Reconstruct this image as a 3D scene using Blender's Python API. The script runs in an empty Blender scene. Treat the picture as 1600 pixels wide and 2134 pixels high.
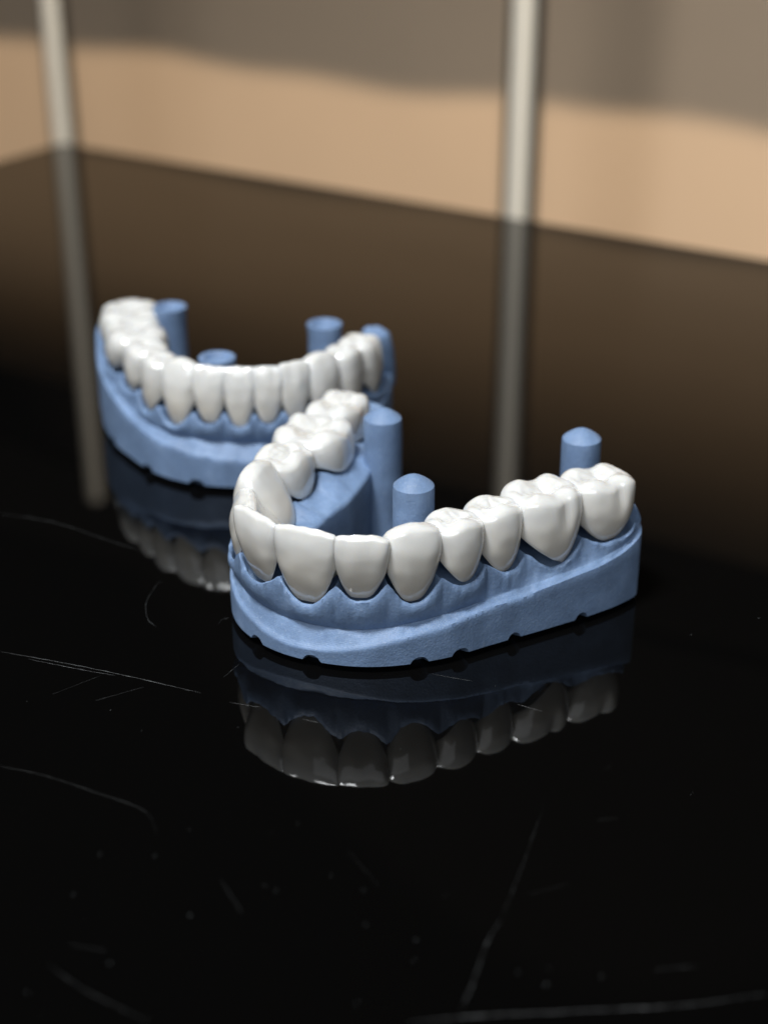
import bpy, bmesh, math, random
import numpy as np
from mathutils import Vector, noise

# ------------------------------------------------------------------ camera, light, exposure
SC = bpy.context.scene
COL = SC.collection
MM = 0.001
F_PX, PITCH, CAM_H = 3200.0, math.radians(26.6), 120.0          # picture is 1600 px wide, lengths in mm

cam_d = bpy.data.cameras.new('camera')
cam = bpy.data.objects.new('camera', cam_d); COL.objects.link(cam)
cam.location = (0, 0, CAM_H*MM)
cam.rotation_euler = (math.radians(90)-PITCH, 0, 0)
cam_d.sensor_fit = 'HORIZONTAL'; cam_d.sensor_width = 36.0; cam_d.lens = 72.0
cam_d.clip_start = 0.005; cam_d.clip_end = 20.0
cam_d.dof.use_dof = True; cam_d.dof.focus_distance = 0.221; cam_d.dof.aperture_fstop = 15.5
SC.camera = cam

W = bpy.data.worlds.new('World'); SC.world = W; W.use_nodes = True
bg = W.node_tree.nodes['Background']
bg.inputs['Color'].default_value = (0.6, 0.75, 1.0, 1); bg.inputs['Strength'].default_value = 0.004

def aim(o, target):
    o.rotation_euler = (Vector(target)-o.location).to_track_quat('-Z', 'Y').to_euler()
def area(name, loc, target, sx, sy, power, colour):
    d = bpy.data.lights.new(name, 'AREA'); d.shape = 'RECTANGLE'; d.size = sx; d.size_y = sy
    d.energy = power; d.color = colour
    o = bpy.data.objects.new(name, d); COL.objects.link(o); o.location = loc; aim(o, target); return o
lamp = area('ceiling_window_light', (-0.20, 0.05, 0.70), (-0.005, 0.215, 0.01), 0.18, 0.14, 1.06, (0.95, 0.975, 1.0))
lamp.data.spread = math.radians(70)                       # light over the models, spread narrowed to spare the wall
area('front_window_light', (-0.14, -0.86, 0.92), (-0.01, 0.24, 0.02), 1.5, 0.8, 9.8, (0.90, 0.945, 1.0))
sp = bpy.data.lights.new('wall_spot', 'SPOT'); sp.energy = 86; sp.color = (1.0, 0.835, 0.65)
sp.spot_size = math.radians(29); sp.spot_blend = 0.15; sp.shadow_soft_size = 0.012
spo = bpy.data.objects.new('wall_spot', sp); COL.objects.link(spo)

SC.view_settings.view_transform = 'Standard'; SC.view_settings.look = 'None'
SC.view_settings.gamma = 1.0; SC.view_settings.exposure = 0.0; SC.view_settings.use_curve_mapping = False
SC.render.engine = 'CYCLES'
SC.cycles.max_bounces = 8; SC.cycles.glossy_bounces = 6

# ------------------------------------------------------------------ pixel -> place (on a plane of known height)
def gnd(px, py, z=0.0):
    u = (px-800)/F_PX; v = (1067-py)/F_PX
    d = np.array([u, math.cos(PITCH)+v*math.sin(PITCH), -math.sin(PITCH)+v*math.cos(PITCH)])
    t = (z-CAM_H)/d[2]
    return np.array([t*d[0], t*d[1], z])

# ------------------------------------------------------------------ helpers
def mesh_obj(name, verts, faces, mat, parent=None, smooth=True, sharp=None, scale=MM):
    me = bpy.data.meshes.new(name)
    me.from_pydata([(v[0]*scale, v[1]*scale, v[2]*scale) for v in verts], [], faces)
    me.update()
    bm = bmesh.new(); bm.from_mesh(me); bmesh.ops.recalc_face_normals(bm, faces=bm.faces); bm.to_mesh(me); bm.free()
    me.materials.append(mat)
    if smooth:
        me.polygons.foreach_set('use_smooth', [True]*len(me.polygons))
        if sharp: me.set_sharp_from_angle(angle=math.radians(sharp))
    o = bpy.data.objects.new(name, me); COL.objects.link(o)
    if parent: o.parent = parent
    return o
def empty(name, loc_mm):
    o = bpy.data.objects.new(name, None); o.empty_display_size = 0.01
    COL.objects.link(o); o.location = [c*MM for c in loc_mm]; return o
def tag(o, label=None, cat=None, group=None, kind=None):
    if label: o['label'] = label
    if cat: o['category'] = cat
    if group: o['group'] = group
    if kind: o['kind'] = kind
    return o
def N3(p, s): return noise.noise(Vector((p[0]*s, p[1]*s, p[2]*s)))
def sstep(a, b, x):
    t = min(1.0, max(0.0, (x-a)/(b-a))); return t*t*(3-2*t)

def newmat(name):
    m = bpy.data.materials.new(name); m.use_nodes = True
    return m, m.node_tree, m.node_tree.nodes['Principled BSDF']
def nd(t, kind, **kw):
    n = t.nodes.new(kind)
    for k, v in kw.items(): setattr(n, k, v)
    return n
def ramp(t, src, stops):
    r = nd(t, 'ShaderNodeValToRGB')
    el = r.color_ramp.elements
    while len(el) < len(stops): el.new(0.5)
    for e, (p, c) in zip(el, stops): e.position = p; e.color = c if len(c) == 4 else (*c, 1)
    t.links.new(src, r.inputs['Fac']); return r
def tex(t, scale, detail=3, rough=0.5, coord='Object', vec=None, scl=None):
    n = nd(t, 'ShaderNodeTexNoise'); n.inputs['Scale'].default_value = scale
    n.inputs['Detail'].default_value = detail; n.inputs['Roughness'].default_value = rough
    c = nd(t, 'ShaderNodeTexCoord')
    if scl:
        mp = nd(t, 'ShaderNodeMapping'); mp.inputs['Scale'].default_value = scl
        t.links.new(c.outputs[coord], mp.inputs['Vector']); t.links.new(mp.outputs['Vector'], n.inputs['Vector'])
    else: t.links.new(c.outputs[coord], n.inputs['Vector'])
    return n

# blue printed resin: fine grain, faint layer lines, powdery lighter patches
def mat_resin(name, tone):
    m, t, b = newmat(name)
    patch = tex(t, 210, 5, 0.62)
    grain = tex(t, 2600, 2, 0.6)
    mix = nd(t, 'ShaderNodeMix', data_type='RGBA')
    r1 = ramp(t, patch.outputs['Fac'], [(0.36, tuple(c*0.84 for c in tone)), (0.55, tone), (0.74, tuple(min(1, c*1.16+0.03) for c in tone))])
    r2 = ramp(t, grain.outputs['Fac'], [(0.60, (0, 0, 0)), (0.78, (1, 1, 1))])
    ml = nd(t, 'ShaderNodeMath', operation='MULTIPLY'); ml.inputs[1].default_value = 0.30
    t.links.new(r2.outputs['Color'], ml.inputs[0])
    t.links.new(ml.outputs[0], mix.inputs['Factor'])
    t.links.new(r1.outputs['Color'], mix.inputs['A']); mix.inputs['B'].default_value = (0.46, 0.52, 0.62, 1)
    t.links.new(mix.outputs['Result'], b.inputs['Base Color'])
    b.inputs['Roughness'].default_value = 0.52; b.inputs['Specular IOR Level'].default_value = 0.35
    b.inputs['Subsurface Weight'].default_value = 0.12
    b.inputs['Subsurface Radius'].default_value = (0.3, 0.5, 1.0); b.inputs['Subsurface Scale'].default_value = 0.0012
    lay = nd(t, 'ShaderNodeTexWave', wave_type='BANDS', bands_direction='Z')
    lay.inputs['Scale'].default_value = 1500; lay.inputs['Distortion'].default_value = 0.6
    c = nd(t, 'ShaderNodeTexCoord'); t.links.new(c.outputs['Object'], lay.inputs['Vector'])
    a1 = nd(t, 'ShaderNodeMath', operation='MULTIPLY_ADD'); a1.inputs[1].default_value = 0.10
    t.links.new(lay.outputs['Fac'], a1.inputs[0]); t.links.new(grain.outputs['Fac'], a1.inputs[2])
    a2 = nd(t, 'ShaderNodeMath', operation='MULTIPLY_ADD'); a2.inputs[1].default_value = 1.6
    t.links.new(patch.outputs['Fac'], a2.inputs[0]); t.links.new(a1.outputs[0], a2.inputs[2])
    bp = nd(t, 'ShaderNodeBump'); bp.inputs['Strength'].default_value = 0.35; bp.inputs['Distance'].default_value = 0.0002
    t.links.new(a2.outputs[0], bp.inputs['Height']); t.links.new(bp.outputs['Normal'], b.inputs['Normal'])
    return m
def mat_ceramic(name):
    m, t, b = newmat(name)
    n1 = tex(t, 130, 3, 0.5)
    co = nd(t, 'ShaderNodeTexCoord'); sx = nd(t, 'ShaderNodeSeparateXYZ'); t.links.new(co.outputs['Object'], sx.inputs[0])
    mr = nd(t, 'ShaderNodeMapRange'); mr.inputs['From Min'].default_value = 0.001; mr.inputs['From Max'].default_value = 0.0115
    t.links.new(sx.outputs['Z'], mr.inputs['Value'])
    ad = nd(t, 'ShaderNodeMath', operation='MULTIPLY_ADD'); ad.inputs[1].default_value = 0.5
    sb = nd(t, 'ShaderNodeMath', operation='SUBTRACT'); sb.inputs[1].default_value = 0.25
    t.links.new(n1.outputs['Fac'], ad.inputs[0]); t.links.new(mr.outputs[0], ad.inputs[2]); t.links.new(ad.outputs[0], sb.inputs[0])
    # layered ceramic: creamy necks, cooler milky biting edges
    r = ramp(t, sb.outputs[0], [(0.05, (0.69, 0.62, 0.52)), (0.55, (0.745, 0.705, 0.63)), (0.95, (0.735, 0.725, 0.69))])
    t.links.new(r.outputs['Color'], b.inputs['Base Color'])
    b.inputs['Roughness'].default_value = 0.09; b.inputs['IOR'].default_value = 1.8
    b.inputs['Subsurface Weight'].default_value = 0.42
    b.inputs['Subsurface Radius'].default_value = (1.0, 0.85, 0.62); b.inputs['Subsurface Scale'].default_value = 0.0016
    b.inputs['Coat Weight'].default_value = 0.5; b.inputs['Coat Roughness'].default_value = 0.05
    n2 = tex(t, 420, 3, 0.6)
    bp = nd(t, 'ShaderNodeBump'); bp.inputs['Strength'].default_value = 0.12; bp.inputs['Distance'].default_value = 0.0001
    t.links.new(n2.outputs['Fac'], bp.inputs['Height']); t.links.new(bp.outputs['Normal'], b.inputs['Normal'])
    return m
def mat_table():
    m, t, b = newmat('black_gloss')
    b.inputs['Base Color'].default_value = (0.0018, 0.0017, 0.0016, 1)
    n = tex(t, 9, 4, 0.6)
    r = ramp(t, n.outputs['Fac'], [(0.3, (0.012,)*3), (0.7, (0.035,)*3)])
    t.links.new(r.outputs['Color'], b.inputs['Roughness'])
    b.inputs['IOR'].default_value = 1.37
    return m
def mat_plain(name, col, rough, metal=0.0, var=0.08, scale=12, scl=None):
    m, t, b = newmat(name)
    n = tex(t, scale, 4, 0.55, scl=scl)
    r = ramp(t, n.outputs['Fac'], [(0.3, tuple(c*(1-var) for c in col)), (0.7, tuple(c*(1+var) for c in col))])
    t.links.new(r.outputs['Color'], b.inputs['Base Color'])
    b.inputs['Roughness'].default_value = rough; b.inputs['Metallic'].default_value = metal
    return m
def mat_scratch():
    m, t, b = newmat('scratch_grey')
    n = tex(t, 700, 4, 0.7)
    r = ramp(t, n.outputs['Fac'], [(0.42, (0.004,)*3), (0.68, (0.075, 0.08, 0.08))])
    t.links.new(r.outputs['Color'], b.inputs['Base Color'])
    b.inputs['Roughness'].default_value = 0.5
    return m

RESIN = mat_resin('blue_resin', (0.176, 0.262, 0.415))
CERAMIC = mat_ceramic('zirconia')
TABLE = mat_table()
WALL = mat_plain('tan_wall', (0.66, 0.49, 0.335), 0.6, 0, 0.05, 6)
BOARD = mat_plain('brown_board', (0.49, 0.36, 0.235), 0.5, 0, 0.03, 10, (1, 1, 6))
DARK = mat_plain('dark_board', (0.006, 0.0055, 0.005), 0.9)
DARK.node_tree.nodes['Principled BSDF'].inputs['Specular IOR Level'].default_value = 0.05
METAL = mat_plain('satin_metal', (0.78, 0.77, 0.70), 0.35, 0.2, 0.04, 30, (1, 1, 0.1))
EDGE_SHADE = mat_plain('edge_shade_black', (0.012, 0.011, 0.010), 0.5)
SCR = mat_scratch()
DUST = mat_plain('dust_grey', (0.16, 0.17, 0.17), 0.7)

# ------------------------------------------------------------------ setting: table, wall behind it, metal uprights
TE = np.array([0.846, -0.533, 0.0]); TN = np.array([0.533, 0.846, 0.0])       # along the far edge, away from it
T0 = np.array([-108.0, 517.0, 0.0])                                           # far corner of the table
def slab(name, o, ax, ay, az, mat, parent=None, bev=0.6):
    o, ax, ay, az = map(np.array, (o, ax, ay, az))
    vs = [o+i*ax+j*ay+k*az for k in (0, 1) for j in (0, 1) for i in (0, 1)]
    fs = [(0, 1, 3, 2), (4, 6, 7, 5), (0, 4, 5, 1), (2, 3, 7, 6), (0, 2, 6, 4), (1, 5, 7, 3)]
    ob = mesh_obj(name, vs, fs, mat, parent, smooth=False)
    if bev:
        bm = bmesh.new(); bm.from_mesh(ob.data)
        bmesh.ops.bevel(bm, geom=bm.edges[:], offset=bev*MM, segments=2, affect='EDGES'); bm.to_mesh(ob.data); bm.free()
    return ob
Z = np.array([0, 0, 1.0])
table = slab('table_top', T0-Z*18, TE*1100, -TN*1000, Z*18, TABLE)
tag(table, 'black high gloss table top with fine scratches', None, None, 'structure')
WD = 200.0                                                                     # wall behind the table edge
w0 = T0+TN*WD-TE*500
wall = slab('wall', w0-Z*260, TE*1300, TN*12, Z*(260+40), WALL, bev=0)
tag(wall, 'tan wall panel behind the table, lower strip in light', None, None, 'structure')
pr_ = []; fwd = 0.0; zz = 40.5
while zz < 186:                                                                # board seen only by reflection; cove added to fade its light upward
    pr_.append((-2-fwd, zz)); a_ = math.radians(33)*sstep(95, 200, zz); fwd += 5*math.tan(a_); zz += 5
pr_ += [(12, pr_[-1][1]), (12, 40.5)]
cv_ = [w0+TE*L_+TN*p[0]+Z*p[1] for L_ in (0, 1300) for p in pr_]; m_ = len(pr_)
mesh_obj('fade_cove_board', cv_, [(i, (i+1) % m_, m_+(i+1) % m_, m_+i) for i in range(m_)]+[tuple(range(m_)), tuple(range(2*m_-1, m_-1, -1))], BOARD, wall, True, 40)
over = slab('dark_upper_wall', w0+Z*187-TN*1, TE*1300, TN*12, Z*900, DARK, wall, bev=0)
rv, rf = [], []
for i in range(131):                                                           # added unseen rail for the wall's shadow, lower edge made uneven
    zz = 185+1.3*math.sin(i*.31)+0.9*math.sin(i*.83+1); zt_ = 229+1.2*math.sin(i*.4)
    b_ = w0+TE*(i*10.0)-TN*102
    rv += [b_+Z*zz, b_+Z*zt_, b_+TN*10+Z*zt_, b_+TN*10+Z*zz]
    if i: a_ = 4*(i-1); rf += [(a_+q, a_+(q+1) % 4, a_+4+(q+1) % 4, a_+4+q) for q in range(4)]
rf += [(0, 1, 2, 3), (523, 522, 521, 520)]
mesh_obj('added_shade_rail', rv, rf, DARK, wall, False)
spo.location = (0.0, 0.0, 1.117)                                                 # added spot in place of sunlight, high above the table's near side
az = math.radians(31.5); spo.rotation_euler = (az, 0, 0)

def upright(px, zt, label):
    # foot of the strip found where its line of sight meets the vertical plane 94 mm behind the table edge
    dl = 94.0
    u = (px-800)/F_PX; v = 1067/F_PX
    d = np.array([u, math.cos(PITCH)+v*math.sin(PITCH), -math.sin(PITCH)+v*math.cos(PITCH)])
    o = np.array([0, 0, CAM_H]); t = ((T0-o)@TN+dl)/(d@TN); c = o+t*d; c[2] = 0
    root = empty('metal_upright', (c[0], c[1], -250))
    tag(root, label, 'metal upright', 'satin metal uprights in front of the wall')
    hw = 3.9; n = 14; vs = []; fs = []
    prof = [(-hw+2*hw*i/n, -2.6*math.sqrt(max(0, 1-((-hw+2*hw*i/n)/hw)**2*0.96))) for i in range(n+1)]
    prof += [(hw, 2.0), (-hw, 2.0)]
    L = len(prof)
    for z in (0, 250+zt):
        for a, b in prof: vs.append(TE*a+TN*b+Z*z)
    for i in range(L): fs.append((i, (i+1) % L, L+(i+1) % L, L+i))
    fs.append(tuple(range(L))); fs.append(tuple(range(2*L-1, L-1, -1)))
    mesh_obj('face_strip', vs, fs, METAL, root, True, 40)
    for sgn in (-1, 1):  # dark strips added for the shading along both sides of the metal
        slab('edge_shade', TE*(sgn*5.2-1.2)+TN*0.5, TE*2.4, TN*3.0, Z*(250+zt-1), EDGE_SHADE, root, bev=0.4)
    return root
upright(102, 196, 'slim satin metal upright on the left, behind the rear dental model')
upright(1092, 196, 'slim satin metal upright on the right, above the right arm of the front model')

# ------------------------------------------------------------------ teeth
def interp(x, xs, ys): return float(np.interp(x, xs, ys))
SPEC = {
 # mesiodistal half width, facial and lingual reach, by height fraction
 'incisor': dict(t=[0, .1, .25, .45, .7, .88, 1], w=[.70, .77, .86, .94, 1.0, 1.01, .96],
                 f=[2.45, 2.65, 2.85, 2.95, 2.65, 2.0, 1.2], l=[-2.6, -3.2, -3.3, -2.2, -.7, -.1, .1], n=3.3, amp=.47),
 'canine':  dict(t=[0, .1, .25, .45, .68, .86, 1], w=[.66, .75, .86, .96, 1.02, .97, .70],
                 f=[2.7, 3.0, 3.3, 3.35, 2.95, 2.1, 0.9], l=[-4.6, -5.4, -5.8, -5.2, -3.8, -2.4, -1.2], n=2.7, amp=.45),
 'premolar': dict(t=[0, .12, .3, .55, .78, .92, 1], w=[.66, .76, .88, .98, 1.03, .98, .88],
                 f=[3.6, 4.1, 4.5, 4.6, 4.25, 3.75, 3.1], l=[-3.5, -4.0, -4.5, -4.7, -4.3, -3.7, -3.1], n=2.4, amp=.34),
 'molar':   dict(t=[0, .12, .3, .55, .78, .92, 1], w=[.58, .72, .88, 1.0, 1.03, .97, .86],
                 f=[4.5, 5.0, 5.35, 5.4, 5.0, 4.5, 3.9], l=[-4.3, -4.8, -5.2, -5.4, -5.1, -4.6, -4.0], n=2.7, amp=.30),
}
SPEC['lower_incisor'] = dict(SPEC['incisor'], w=[.72, .79, .88, .96, 1.0, 1.02, .98], amp=.40, n=2.9)
def smooth_table(xs, ys):
    x = np.linspace(0, 1, 241); y = np.interp(x, xs, ys)
    pad = 44; yy = np.concatenate([2*y[0]-y[pad:0:-1], y, 2*y[-1]-y[-2:-pad-2:-1]])
    k = np.hanning(2*pad+1); k /= k.sum()
    return np.convolve(yy, k, 'valid')
TGRID = np.linspace(0, 1, 241)
for sp_ in SPEC.values():
    for key in 'wfl': sp_['s'+key] = smooth_table(sp_['t'], sp_[key])
FRONT_KINDS = ('incisor', 'canine', 'lower_incisor')
CUSPS = {
 'premolar': [(0, .66, 0, .52), (0, -.64, -.3, .52), (-.80, 0, -.75, .40), (.80, 0, -.75, .40)],
 'molar': [(-.46, .66, 0, .52), (.44, .64, -.1, .52), (-.44, -.60, -.05, .48), (.48, -.58, -.3, .52), (-.84, 0, -.7, .38), (.84, 0, -.75, .38)],
}
def tooth_mesh(kind, Wd, Hh, seed, lean=0.0, lrise=0.0, fscale=1.0, sharp_root=0.0, flip=1, amp=None, wear=0.0, skew=0.0):
    s = SPEC[kind]; nth, ns, nc = 72, 34, 18
    if amp is None: amp = s['amp']
    lump = [random.Random(seed*7+k).uniform(-1, 1) for k in range(12)]
    ex = 2.0/s['n']
    def prof(th, z):
        t = min(1, max(0, z/Hh))
        c, sn = math.cos(th), math.sin(th)
        hw = Wd/2*interp(t, TGRID, s['sw'])
        f = interp(t, TGRID, s['sf'])*fscale; l = interp(t, TGRID, s['sl'])*fscale
        u = hw*math.copysign(abs(c)**ex, c)
        q = math.copysign(abs(sn)**ex, sn)
        cen = (f+l)*0.5 if kind in FRONT_KINDS else 0.0
        v = cen+((f-cen) if q > 0 else (cen-l))*q
        if kind == 'molar':
            ug = 0.12*Wd*flip
            g = math.exp(-((u-ug)/(0.085*Wd))**2)*sstep(.30, .8, t)
            v -= (0.75 if q > 0 else -0.55)*g*abs(q)
        if kind in ('incisor', 'lower_incisor') and q > 0:
            v += 0.10*math.cos(u/Wd*13.0+lump[0])*sstep(.3, .8, t)*q
        v += lean*(t-0.25)
        u += 0.16*lump[1]*math.sin(3*t)+0.07*Wd*flip*(t-.55)*(.4 if kind != 'molar' else .15)
        return u, v
    def cap(u, v, r):
        if kind in ('incisor', 'lower_incisor'):
            k = abs(2*u/Wd)
            return Hh-0.45*k**5-0.05*r**4-0.25*sstep(.2, 1, flip*2*u/Wd)*max(0, flip*2*u/Wd) + 0.05*math.cos(u*3+lump[2])
        if kind == 'canine':
            k = abs(2*u/Wd)
            return Hh-1.5*k**1.8-0.05*r**4
        acc = 0.0; kk = 4.2; D = 4.3*fscale if kind == 'premolar' else 5.0*fscale
        for i, (cu, cv, h, sl) in enumerate(CUSPS[kind]):
            d = math.hypot((u-flip*cu*Wd/2), (v-lean*.75-cv*D))
            d = math.sqrt(d*d+0.6)-0.77
            acc += math.exp(kk*(h*(1-wear)+0.18*lump[3+i]-sl*(1-.35*wear)*d))
        return Hh+math.log(acc)/kk-0.03-0.26*math.exp(-((v-lean*.75-.35*math.sin(u*1.1+lump[2]))/.34)**2)*(1-r**3) \
            -0.20*math.exp(-((u-flip*.05*Wd-.3*math.sin(v*1.3+lump[1]))/.30)**2)*(1-r**4)+0.16*math.exp(-((r-.80)/.13)**2)+0.10*noise.noise(Vector((u*.9+seed, v*.9, 3)))
    ths = [2*math.pi*i/nth for i in range(nth)]
    RD = dict(incisor=.55, lower_incisor=.45, canine=.6, premolar=1.0, molar=1.15)[kind]
    def pull(u, v, k):                                      # round the edge between side and biting surface
        ins = RD*(1-math.sqrt(max(0.0, 1-k*k)))
        f_ = interp(1, TGRID, s['sf'])*fscale; l_ = interp(1, TGRID, s['sl'])*fscale
        cu_ = 0.0; cv_ = ((f_+l_)*.5 if kind in FRONT_KINDS else 0.0)+lean*.75
        du, dv_ = u-cu_, v-cv_
        gu = max(0.0, 1-ins/max(.3, Wd*.45)); gv = max(0.12, 1-ins/max(.3, .5*(f_-l_)))
        return cu_+du*gu, cv_+dv_*gv
    top = []
    for th in ths:
        u, v = pull(*prof(th, Hh), 1.0); z = cap(u, v, 1.0)
        for _ in range(2): u, v = pull(*prof(th, z), 1.0); z = cap(u, v, 1.0)
        top.append((u, v, z))
    vs, fs = [], []
    for j in range(ns+1):
        tt = 1-(1-j/ns)**1.7
        for i, th in enumerate(ths):
            c, sn = math.cos(th), math.sin(th)
            zb = amp*Hh*abs(math.cos(th+skew*max(0, math.sin(th))))**(2.5-1.1*sharp_root)+lrise*sstep(0, 1, .5-.5*sn)
            z = zb+(top[i][2]-zb)*tt
            u, v = prof(th, z)
            dz_ = top[i][2]-z
            if dz_ < RD: u, v = pull(u, v, 1-dz_/RD)
            if j == 0: u *= .985; v *= .985
            vs.append((u, v, z))
    cu = sum(p[0] for p in top)/nth; cv = sum(p[1] for p in top)/nth
    for j in range(1, nc):
        r = 1-(j/nc)**1.5
        for i in range(nth):
            u = cu+(top[i][0]-cu)*r; v = cv+(top[i][1]-cv)*r
            vs.append((u, v, cap(u, v, r)))
    vs.append((cu, cv, cap(cu, cv, 0))); ci = len(vs)-1
    rows = ns+1+nc-1
    for j in range(rows-1):
        for i in range(nth):
            a = j*nth+i; b = j*nth+(i+1) % nth
            fs.append((a, b, b+nth, a+nth))
    for i in range(nth): fs.append(((rows-1)*nth+i, (rows-1)*nth+(i+1) % nth, ci))
    vs.append((0, lean*-.2, amp*Hh*.9+lrise*.5)); bi = len(vs)-1
    for i in range(nth): fs.append(((i+1) % nth, i, bi))
    out = []
    for p in vs:
        q = (p[0]+seed*17.3, p[1], p[2])
        dd = 0.07*N3(q, .45)
        out.append((p[0]*(1+dd*.25), p[1]+dd, p[2]+0.12*N3(q, .7)*sstep(.5, 1, p[2]/Hh)))
    return out, fs

def build_teeth(root, contacts, specs, flip_at):
    info = []
    for k, sp_ in enumerate(specs):
        a, b = np.array(contacts[k]), np.array(contacts[k+1])
        c = (a+b)/2; tg = b-a; wd = float(np.hypot(*tg)); tg = tg/wd
        nr = np.array([tg[1], -tg[0]])                      # outward: arch runs left end -> front -> right end
        kind = sp_['kind']
        kw = {q: sp_[q] for q in ('lean', 'lrise', 'fscale', 'sharp_root', 'amp', 'wear', 'skew') if q in sp_}
        vs, fs = tooth_mesh(kind, wd*sp_.get('wm', 1.20 if kind in FRONT_KINDS else 1.14), sp_['top']-sp_['z0'], k+1+len(contacts)*3, flip=(-1 if k < flip_at else 1), **kw)
        off = sp_.get('off', 0.0); yaw = math.radians(sp_.get('yaw', 0))
        ca, sa = math.cos(yaw), math.sin(yaw)
        wv = []
        base = np.array([root.location[i]/MM for i in range(3)])
        for (u, v, z) in vs:
            u2, v2 = u*ca-v*sa, u*sa+v*ca
            p = c+tg*u2+nr*(v2+off)
            wv.append((p[0]-base[0], p[1]-base[1], z+sp_['z0']-base[2]))
        o = mesh_obj('crown', wv, fs, CERAMIC, root, True, 55)
        info.append(dict(kind=kind, z0=sp_['z0'], lz=sp_['z0']+sp_.get('lrise', 0), off=off, fs=sp_.get('fscale', 1), lean=sp_.get('lean', 0), amp=sp_.get('amp', SPEC[kind]['amp'])*(sp_['top']-sp_['z0'])))
    return info

# ------------------------------------------------------------------ blue model base swept along the arch
def catmull(P, n):
    P = [np.array(p, float) for p in P]; P = [2*P[0]-P[1]]+P+[2*P[-1]-P[-2]]
    out, seg = [], []
    for i in range(1, len(P)-2):
        for j in range(n):
            t = j/n
            out.append(0.5*((2*P[i])+(-P[i-1]+P[i+1])*t+(2*P[i-1]-5*P[i]+4*P[i+1]-P[i+2])*t*t+(-P[i-1]+3*P[i]-3*P[i+1]+P[i+2])*t**3))
            seg.append(i-1+t)
    out.append(P[-2]); seg.append(len(P)-3.0)
    return np.array(out), np.array(seg)

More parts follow.
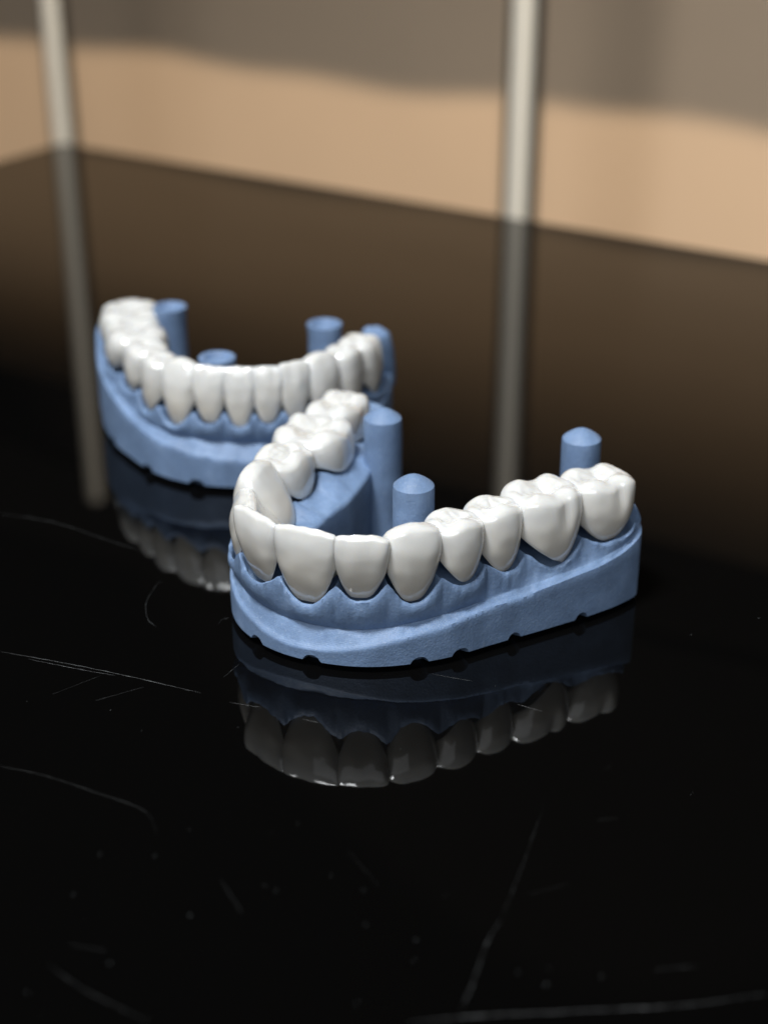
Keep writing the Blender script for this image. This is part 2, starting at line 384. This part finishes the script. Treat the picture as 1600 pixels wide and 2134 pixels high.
def build_base(root, contacts, info, ctrl, ext, notches, seed, lump=0.30):
    """ctrl: tooth-index coordinate -> od (outer wall), rz (rim height), go, gz (groove), io (inner wall), iz (inner rim)"""
    C = [np.array(c, float) for c in contacts]
    d0 = (C[0]-C[1]); d0 /= np.hypot(*d0); d1 = (C[-1]-C[-2]); d1 /= np.hypot(*d1)
    P = [C[0]+d0*ext[0]]+C+[C[-1]+d1*ext[1]]
    cur, seg = catmull(P, 34)
    # smooth the path so that the wall does not kink
    for _ in range(26): cur[1:-1] = .25*cur[:-2]+.5*cur[1:-1]+.25*cur[2:]
    seg = seg-1.0
    tan = np.gradient(cur, axis=0); tan /= np.linalg.norm(tan, axis=1)[:, None]
    for _ in range(30): tan[1:-1] = .25*tan[:-2]+.5*tan[1:-1]+.25*tan[2:]
    tan /= np.linalg.norm(tan, axis=1)[:, None]
    nrm = np.stack([tan[:, 1], -tan[:, 0]], 1)
    arc = np.concatenate([[0], np.cumsum(np.linalg.norm(np.diff(cur, axis=0), axis=1))])
    ks = [c[0] for c in ctrl]
    CT = []
    for i in range(1, 7):
        arr = np.interp(seg, ks, [c[i] for c in ctrl])
        for _ in range(160): arr[1:-1] = .25*arr[:-2]+.5*arr[1:-1]+.25*arr[2:]
        CT.append(arr)
    nt = len(info)
    base = np.array([root.location[i]/MM for i in range(3)])
    cen = [i+.5 for i in range(nt)]
    def along(vals, it):
        a_ = np.interp(seg, cen, vals)
        for _ in range(it): a_[1:-1] = .25*a_[:-2]+.5*a_[1:-1]+.25*a_[2:]
        return a_
    spfA = along([SPEC[T['kind']]['sf'][0]*T['fs']+T['off']-T['lean']*.25 for T in info], 60)
    splA = along([SPEC[T['kind']]['sl'][0]*T['fs']+T['off']-T['lean']*.25 for T in info], 60)
    mzA = along([T['z0']+.1 for T in info], 12); lzA = along([T['lz']+.1 for T in info], 12); amA = along([T['amp'] for T in info], 12)
    vs, fs = [], []
    e0 = arc[int(np.argmin(abs(seg)))]; e1 = arc[int(np.argmin(abs(seg-nt)))]
    L = None
    for k in range(len(cur)):
        s = seg[k]; ti = min(nt-1, max(0, int(math.floor(s)))); fr = s-ti
        T = info[ti]
        inside = 0 <= s <= nt
        od, rz, go, gz, io, iz = [CT[i][k] for i in range(6)]
        spf, spl = spfA[k], splA[k]
        q = abs(2*fr-1) if inside else 1.0                     # 0 at tooth centre, 1 at contact
        mzb, lzb = mzA[k], lzA[k]
        pap = amA[k]*0.52*(1-(1-min(1, q)**2.4)**1.5)*(1+.25*noise.noise(Vector((s*1.7, seed, 0))))
        if not inside: pap = 0.6
        mo = spf*(1-.22*q**3)+0.42
        lo = -spl*(1-.22*q**3)+0.42
        fm, fl = mzb+pap, lzb+pap*.75
        sock = fm-2.2*(1-sstep(.7, 1, q)); socl = fl-2.0*(1-sstep(.7, 1, q))
        if not inside: sock = fm; socl = fl+.4; mo = spf*.7; lo = -spl*.7
        x0 = (e0-arc[k])/max(ext[0], .1); x1 = (arc[k]-e1)/max(ext[1], .1); xx = max(0, x0, x1)
        shr = math.sqrt(max(0.0, 1-min(1, xx)**2.3))*.93+.07
        cin = 0.5*(od-io)                                         # centre the end caps on the arm
        if not inside:
            drop = sstep(.35, 1.0, xx)
            fm = fm*(1-drop)+(rz+1.0)*drop; fl = fl*(1-drop)+max(iz, rz+1.0)*drop
            sock = sock*(1-drop)+(rz+1.5)*drop; socl = socl*(1-drop)+(rz+1.5)*drop
        nz = 1.0
        for (a, r) in notches:
            dd = (arc[k]/arc[-1]-a)*arc[-1]
            if abs(dd) < r: nz = max(nz, 1.0+0.9*math.sqrt(r*r-dd*dd))
        rz += .38*noise.noise(Vector((s*.9, seed*2.1, 5)))+.16*noise.noise(Vector((s*2.3, seed, 8)))
        go = min(go, od-.9)
        pr = [(od-3.2, 0.0), (od-2.6, 0.0), (od-2.4, max(.15, nz-.75)), (od-.35, nz-.12), (od, nz+.06)]
        for f in (.2, .4, .6, .8, .93): pr.append((od, nz+.06+(rz-.35-nz-.06)*f))
        pr += [(od-.13, rz-.20), (od-.50, rz)]
        for f in (.18, .38, .58, .78, .92):
            g = f*f*(3-2*f)*.55+f*.45
            pr.append((od-.50+(go-od+.50)*f, rz+(gz-rz)*g))
        bx = max(mo+.5, go-.9)
        pr += [(go, gz+.05), (go*.75+bx*.25, gz+.30), (go*.4+bx*.6, gz+.30*(fm-gz)), (bx*.8+(mo+.3)*.2, gz+.55*(fm-gz)), (mo+.42, gz+.80*(fm-gz)), (mo+.28, fm-.22), (mo+.08, fm-.02), (mo-.18, fm-.12), (mo-.36, (fm+sock)*.5-.1), (mo-.6, sock-.2)]
        m2 = .5*(mo-lo)
        pr += [((mo-.6)*.5+m2*.5, (sock*.75+socl*.25)-.2), (m2, .5*(sock+socl)-.2), ((-lo+.6)*.5+m2*.5, (sock*.25+socl*.75)-.2), (-lo+.6, socl-.2), (-lo+.36, (fl+socl)*.5-.1), (-lo+.16, fl-.12), (-lo-.10, fl)]
        for f in (.15, .3, .5, .7, .86):
            pr.append((-lo-.10+(-io+.9+lo+.10)*f, fl+(iz-fl)*(f*.7+.3*f*f)))
        pr += [(-io+.55, iz-.05), (-io+.16, iz-.28), (-io, iz-.8)]
        for f in (.2, .45, .7, .9): pr.append((-io, (iz-.8)*(1-f)+.3*f))
        pr += [(-io+.25, 0.0), (-io+1.2, 0.0)]
        if L is None: L = len(pr)
        for j, (o, z) in enumerate(pr):
            o2 = cin+(o-cin)*shr if not inside else o
            p = cur[k]+nrm[k]*o2
            q3 = (p[0]+seed*31, p[1], z)
            amp = 0.0
            if 12 <= j <= 38: amp = lump*(1.0 if j > 18 else .45)*(1.4 if 34 <= j <= 37 else 1)
            elif 39 <= j <= 41: amp = lump*.3
            elif z > 1.5: amp = .035
            dz = amp*(N3(q3, .32)*1.2+N3(q3, .85)*.7+N3(q3, 2.1)*.3)
            vs.append((p[0]+nrm[k][0]*dz*.8-base[0], p[1]+nrm[k][1]*dz*.8-base[1], max(0, z+dz*(1 if z > 1 else 0))-base[2]))
    n = len(cur)
    for k in range(n-1):
        for j in range(L):
            a = k*L+j; b = k*L+(j+1) % L
            fs.append((a, b, b+L, a+L))
    fs.append(tuple(range(L))); fs.append(tuple((n-1)*L+j for j in reversed(range(L))))
    return mesh_obj('arch_base', vs, fs, RESIN, root, True, 48)

def lathe(name, prof, mat, parent, loc, nseg=48, sharp=50, wob=0.0):
    base = np.array([parent.location[i]/MM for i in range(3)]); loc = np.array(loc, float)-base
    vs, fs = [], []
    for (r, z) in prof:
        for i in range(nseg):
            a = 2*math.pi*i/nseg
            w = 1+wob*noise.noise(Vector((math.cos(a)*2+loc[0], math.sin(a)*2, z*.8)))
            vs.append((loc[0]+r*w*math.cos(a), loc[1]+r*w*math.sin(a), z+loc[2]))
    m = len(prof)
    for j in range(m-1):
        for i in range(nseg):
            a = j*nseg+i; b = j*nseg+(i+1) % nseg
            fs.append((a, b, b+nseg, a+nseg))
    fs.append(tuple(range(nseg-1, -1, -1))); fs.append(tuple((m-1)*nseg+i for i in range(nseg)))
    return mesh_obj(name, vs, fs, mat, parent, True, sharp)
def dome_pin(parent, x, y, zt, r=3.12):
    prof = [(r+.9, 0), (r+.9, .9), (r+.55, 1.3), (r+.1, 1.5), (r, 1.8)]
    prof += [(r, 1.8+(zt-1.8)*f) for f in (.2, .4, .6, .8, .97)]
    prof += [(r-.06, zt)]
    for a in (.90, .76, .60, .44, .28, .13): prof.append((r*a, zt+1.75*(1-a**1.6)))
    prof.append((.05, zt+1.74))
    return lathe('support_pin', prof, RESIN, parent, (x, y, 0), 48, 32, .012)
def cup_pin(parent, x, y, zt, r=3.1):
    prof = [(r+.5, 0), (r+.5, .8), (r, 1.6), (r, zt-4), (r+.06, zt-2), (r+.22, zt-.5), (r+.20, zt-.1), (r+.02, zt), (r-.55, zt), (r-.75, zt-.12), (r-.95, zt-.6), (r-1.2, zt-.95), (.05, zt-1.0)]
    return lathe('support_pin', prof, RESIN, parent, (x, y, 0), 48, 45, .012)

# ---- front model: upper arch
fr_model = empty('dental_model', (8, 212, 0))
tag(fr_model, 'matte blue printed dental arch model in front with three dome-topped pins', 'dental model', 'blue dental models on the table')
fr_bridge = empty('dental_bridge', (8, 212, 9))
tag(fr_bridge, 'glossy white full arch of crowns seated on the front blue model', 'dental bridge', 'white crown arches on the blue models')
FC = [(-5.6, 245.0), (-10.2, 234.8), (-13.9, 223.6), (-18.0, 215.2), (-20.4, 208.0), (-19.2, 200.8), (-13.9, 194.9),
      (-6.5, 191.9), (0.1, 191.7), (7.0, 194.2), (12.9, 198.4), (18.9, 202.6), (27.9, 208.0), (36.6, 212.6)]
FT = [dict(kind='molar', z0=11.5, top=21.6, lrise=3.2, fscale=.92),
      dict(kind='molar', z0=11.0, top=21.6, lrise=3.6, fscale=1.22, off=-.4),
      dict(kind='premolar', z0=10.5, top=21.6, lrise=3.4, fscale=1.0),
      dict(kind='canine', z0=9.6, top=22.2, lrise=2.6, lean=.8, wm=1.22),
      dict(kind='incisor', z0=10.4, top=20.3, lrise=1.5, lean=.5, wm=1.3, off=-1.2, fscale=1.5),
      dict(kind='incisor', z0=10.5, top=21.7, lrise=1.0, lean=2.2, wm=1.22),
      dict(kind='incisor', z0=9.6, top=21.8, lrise=1.0, lean=2.2),
      dict(kind='incisor', z0=11.2, top=21.5, lrise=1.0, lean=2.2),
      dict(kind='canine', z0=10.2, top=22.0, lrise=1.5, lean=1.8),
      dict(kind='premolar', z0=11.9, top=21.7, lrise=2, fscale=.95, sharp_root=.5),
      dict(kind='premolar', z0=11.4, top=21.8, lrise=2, fscale=.97),
      dict(kind='molar', z0=10.3, top=22.0, lrise=3, sharp_root=.9, amp=.42, skew=.30),
      dict(kind='molar', z0=11.9, top=21.6, lrise=2, fscale=.95)]
finfo = build_teeth(fr_bridge, FC, FT, 6)
#        s     od   rz    go   gz    io   iz
fctrl = [(-1, 6.0, 15.5, 5.0, 16.5, 7.5, 16.5), (0, 6.2, 10.5, 5.4, 12.0, 9.6, 14.5), (2, 5.4, 8.6, 4.6, 9.6, 10.0, 13.0),
         (3, 4.4, 8.0, 3.6, 8.6, 9.6, 13.0), (4, 3.2, 7.4, 2.4, 8.0, 9.4, 12.8), (4.8, 3.0, 6.4, 2.0, 7.4, 9.0, 12.0), (5.5, 3.3, 4.4, 1.7, 6.6, 9.0, 12.0), (6.2, 3.6, 3.2, 1.5, 6.0, 9.0, 11.5), (7, 3.7, 3.4, 1.5, 5.8, 9.0, 11.5),
         (7.6, 3.8, 4.2, 1.6, 5.9, 9.0, 11.5), (8.2, 4.0, 5.6, 1.9, 6.4, 9.0, 11.5), (9, 4.6, 6.9, 2.9, 7.4, 9.0, 11.5), (10, 5.6, 7.6, 4.1, 8.1, 9.0, 12.0),
         (11, 6.5, 8.1, 5.2, 8.7, 9.0, 12.5), (12, 6.9, 9.0, 5.7, 9.5, 8.5, 13), (12.6, 6.3, 9.9, 5.4, 10.3, 8.0, 13), (13, 5.0, 11.8, 4.5, 12.0, 7.6, 13), (14, 3.0, 13, 2.6, 13.2, 7.0, 13)]
build_base(fr_model, FC, finfo, fctrl, (5.5, 3.2), [(.395, 1.15), (.475, 1.05), (.545, 1.15), (.655, 1.1), (.70, 1.1), (.775, 1.1), (.88, 1.1)], 3)
dome_pin(fr_model, -0.2, 230.6, 21.7)
dome_pin(fr_model, 4.4, 205.4, 21.6)
dome_pin(fr_model, 31.3, 222.6, 21.6)

# ---- rear model: lower arch
rr_model = empty('dental_model', (-27, 268, 0))
tag(rr_model, 'matte blue printed dental arch model at the back with hollow-topped pins', 'dental model', 'blue dental models on the table')
rr_bridge = empty('dental_bridge', (-27, 268, 9))
tag(rr_bridge, 'white row of long narrow crowns seated on the rear blue model', 'dental bridge', 'white crown arches on the blue models')
RC = [(-50.3, 290.5), (-48.6, 279.6), (-45.3, 269.2), (-42.2, 262.6), (-38.6, 256.8), (-33.0, 253.0), (-27.9, 251.9),
      (-23.1, 251.8), (-18.4, 252.6), (-14.0, 254.7), (-9.3, 259.0), (-5.9, 264.3), (-3.4, 270.8)]
RT = [dict(kind='molar', z0=15.0, top=22.2, lrise=.5, fscale=1.16, wear=.6), dict(kind='molar', z0=14.3, top=22.2, lrise=.5, fscale=1.12, wear=.6),
      dict(kind='premolar', z0=13.0, top=22.0, fscale=.95, wear=.4), dict(kind='premolar', z0=11.6, top=22.2, fscale=.80),
      dict(kind='canine', z0=10.9, top=22.8, fscale=.9), dict(kind='lower_incisor', z0=12.4, top=22.6, fscale=.86),
      dict(kind='lower_incisor', z0=11.8, top=22.6, fscale=.82), dict(kind='lower_incisor', z0=12.4, top=22.6, fscale=.82),
      dict(kind='lower_incisor', z0=12.0, top=22.9, fscale=.86), dict(kind='canine', z0=11.6, top=23.2, fscale=.9),
      dict(kind='premolar', z0=11.0, top=23.0, fscale=.80), dict(kind='molar', z0=11.8, top=22.4, fscale=.78)]
rinfo = build_teeth(rr_bridge, RC, RT, 7)
rctrl = [(-1, 7.0, 17.5, 5.6, 18.0, 7.2, 15), (0, 7.2, 15.4, 5.9, 15.6, 7.2, 15), (1, 7.0, 12.8, 5.9, 13.3, 7.4, 13.5), (2, 6.4, 11.2, 5.2, 11.6, 7.4, 12), (3, 5.4, 9.2, 4.0, 9.6, 7.4, 12),
         (4, 4.6, 8.2, 2.8, 9.2, 7.4, 12), (5, 4.4, 7.2, 2.0, 8.9, 7.4, 12), (6, 4.4, 6.5, 1.7, 8.6, 7.4, 12), (8, 4.6, 6.0, 1.7, 8.4, 7.4, 12), (10, 5.2, 7.0, 3.2, 8.4, 7.0, 12), (12, 4.8, 11.0, 4.0, 11.6, 6.4, 12), (13, 4.2, 13.0, 3.6, 13.4, 6.0, 13)]
build_base(rr_model, RC, rinfo, rctrl, (5.5, 7.0), [(.16, 2.6), (.28, 1.1), (.425, 1.1), (.52, 1.1), (.62, 1.1), (.75, 1.1)], 9)
cup_pin(rr_model, -41.6, 284.2, 22.4); cup_pin(rr_model, -29.8, 257.3, 22.2); cup_pin(rr_model, -11.2, 274.4, 22.4)
# blue stump behind the last crown on the right
sv, sf = tooth_mesh('molar', 5.6, 12.2, 77, fscale=.52, amp=.1)
bb = np.array([rr_model.location[i]/MM for i in range(3)])
mesh_obj('tooth_stump', [(p[0]*.5+p[1]*.86-1.0-.12*p[2]+.8-bb[0], -p[0]*.86+p[1]*.5+275.6-bb[1], p[2]+9.0) for p in sv], sf, RESIN, rr_model)

# ------------------------------------------------------------------ scratches and dust on the table
def ribbon(px, width, seed, z=.012):
    rnd = random.Random(seed)
    pts = [gnd(*p)[:2] for p in px]
    cur, _ = catmull(pts, 14) if len(pts) > 2 else (np.array([pts[0]+(pts[1]-pts[0])*i/24 for i in range(25)]), None)
    tn = np.gradient(cur, axis=0); tn /= np.linalg.norm(tn, axis=1)[:, None]; nr = np.stack([-tn[:, 1], tn[:, 0]], 1)
    vs, fs = [], []
    n = len(cur)
    for i in range(n):
        w = width*(.35+.65*abs(noise.noise(Vector((i*.45, seed*3.7, 0))))*1.6)*min(1, 4*min(i+.4, n-i-.6)/n+.1)
        c = cur[i]+nr[i]*rnd.uniform(-.04, .04)
        vs += [(c[0]-nr[i][0]*w/2, c[1]-nr[i][1]*w/2, .002), (c[0], c[1], z+.3*w), (c[0]+nr[i][0]*w/2, c[1]+nr[i][1]*w/2, .002)]
    for i in range(n-1):
        a = 3*i; fs += [(a, a+1, a+4, a+3), (a+1, a+2, a+5, a+4)]
    return mesh_obj('scratch', vs, fs, SCR, table)
SCRATCHES = [([(0, 1358), (140, 1383), (280, 1412), (420, 1445)], .16), ([(60, 1374), (160, 1394), (240, 1408)], .12),
 ([(845, 2132), (1000, 2118), (1200, 2108), (1420, 2096), (1600, 2072)], .30), ([(958, 2112), (985, 2050), (1015, 1965), (1042, 1920)], .22),
 ([(1042, 1920), (1090, 1800), (1132, 1680)], .07), ([(478, 1464), (545, 1475)], .08), ([(630, 1499), (668, 1507)], .10), ([(1078, 1468), (1130, 1483)], .10),
 ([(330, 1212), (305, 1255), (308, 1290), (325, 1306)], .13), ([(455, 1302), (462, 1292), (476, 1288)], .12), ([(498, 1384), (466, 1412)], .09),
 ([(0, 1597), (90, 1616), (200, 1652), (300, 1690), (330, 1742)], .05), ([(0, 1070), (110, 1088), (220, 1124), (300, 1150)], .12),
 ([(100, 2012), (180, 2066), (310, 2130)], .08), ([(460, 1835), (505, 1905)], .07), ([(1362, 2022), (1450, 2014)], .09), ([(110, 1447), (210, 1408)], .05), ([(300, 1432), (200, 1460)], .05),
 ([(900, 1405), (985, 1420)], .05), ([(420, 1205), (470, 1225)], .08)]
hr = random.Random(11)
for _ in range(4):
    x, y = hr.uniform(0, 1600), hr.uniform(1330, 2120); a_ = hr.choice((.25, .3, 2.2, 1.1, 2.9))+hr.uniform(-.15, .15); l_ = hr.uniform(30, 150)
    SCRATCHES.append(([(x, y), (x+l_*math.cos(a_), y+l_*math.sin(a_)*.6)], hr.uniform(.015, .03)))
for i, (p, w) in enumerate(SCRATCHES): ribbon(p, w, i+1)
dv, df = [], []
rnd = random.Random(5)
SP = [(152, 1864, 1.4), (396, 1908, 1.9), (208, 1781, 1), (322, 1784, 1), (394, 1730, .9), (620, 1717, .7), (690, 1825, 1), (552, 1847, .9), (574, 1856, .9), (757, 1855, 1.1), (761, 1927, 1.1), (866, 1960, 1.6), (928, 1865, .9),
      (1137, 2053, 1.8), (1146, 2019, 1), (1252, 2035, 1.1), (1079, 2027, 1), (1441, 1655, .9), (1440, 1323, 1.1), (1580, 1288, 1.4), (834, 1561, .8), (1032, 1430, 1), (496, 1516, .9), (230, 1480, .9), (56, 1462, .8), (228, 2008, 1.6), (56, 2070, 1.4), (744, 2092, 1.1), (862, 2003, 1), (295, 1523, .8), (334, 1214, .9), (210, 1122, 1.6), (62, 1075, 1.4), (110, 1086, 1.2), (1268, 1599, .7)]
SP += [(rnd.uniform(0, 1600), rnd.uniform(1300, 2130), rnd.uniform(.2, .4)) for _ in range(36)]
for (x, y, r) in SP:
    c = gnd(x, y); r = r*.055; n = 6; i0 = len(dv); el = rnd.uniform(.5, 1); a0 = rnd.uniform(0, 3)
    for k in range(n):
        a = 2*math.pi*k/n; dv.append((c[0]+r*math.cos(a+a0)*rnd.uniform(.7, 1.2), c[1]+r*el*math.sin(a+a0), .003))
    dv.append((c[0], c[1], r*.7+.003))
    for k in range(n): df.append((i0+k, i0+(k+1) % n, i0+n))
tag(mesh_obj('dust', dv, df, DUST), 'tiny pale dust specks scattered on the black table', 'dust', None, 'stuff')
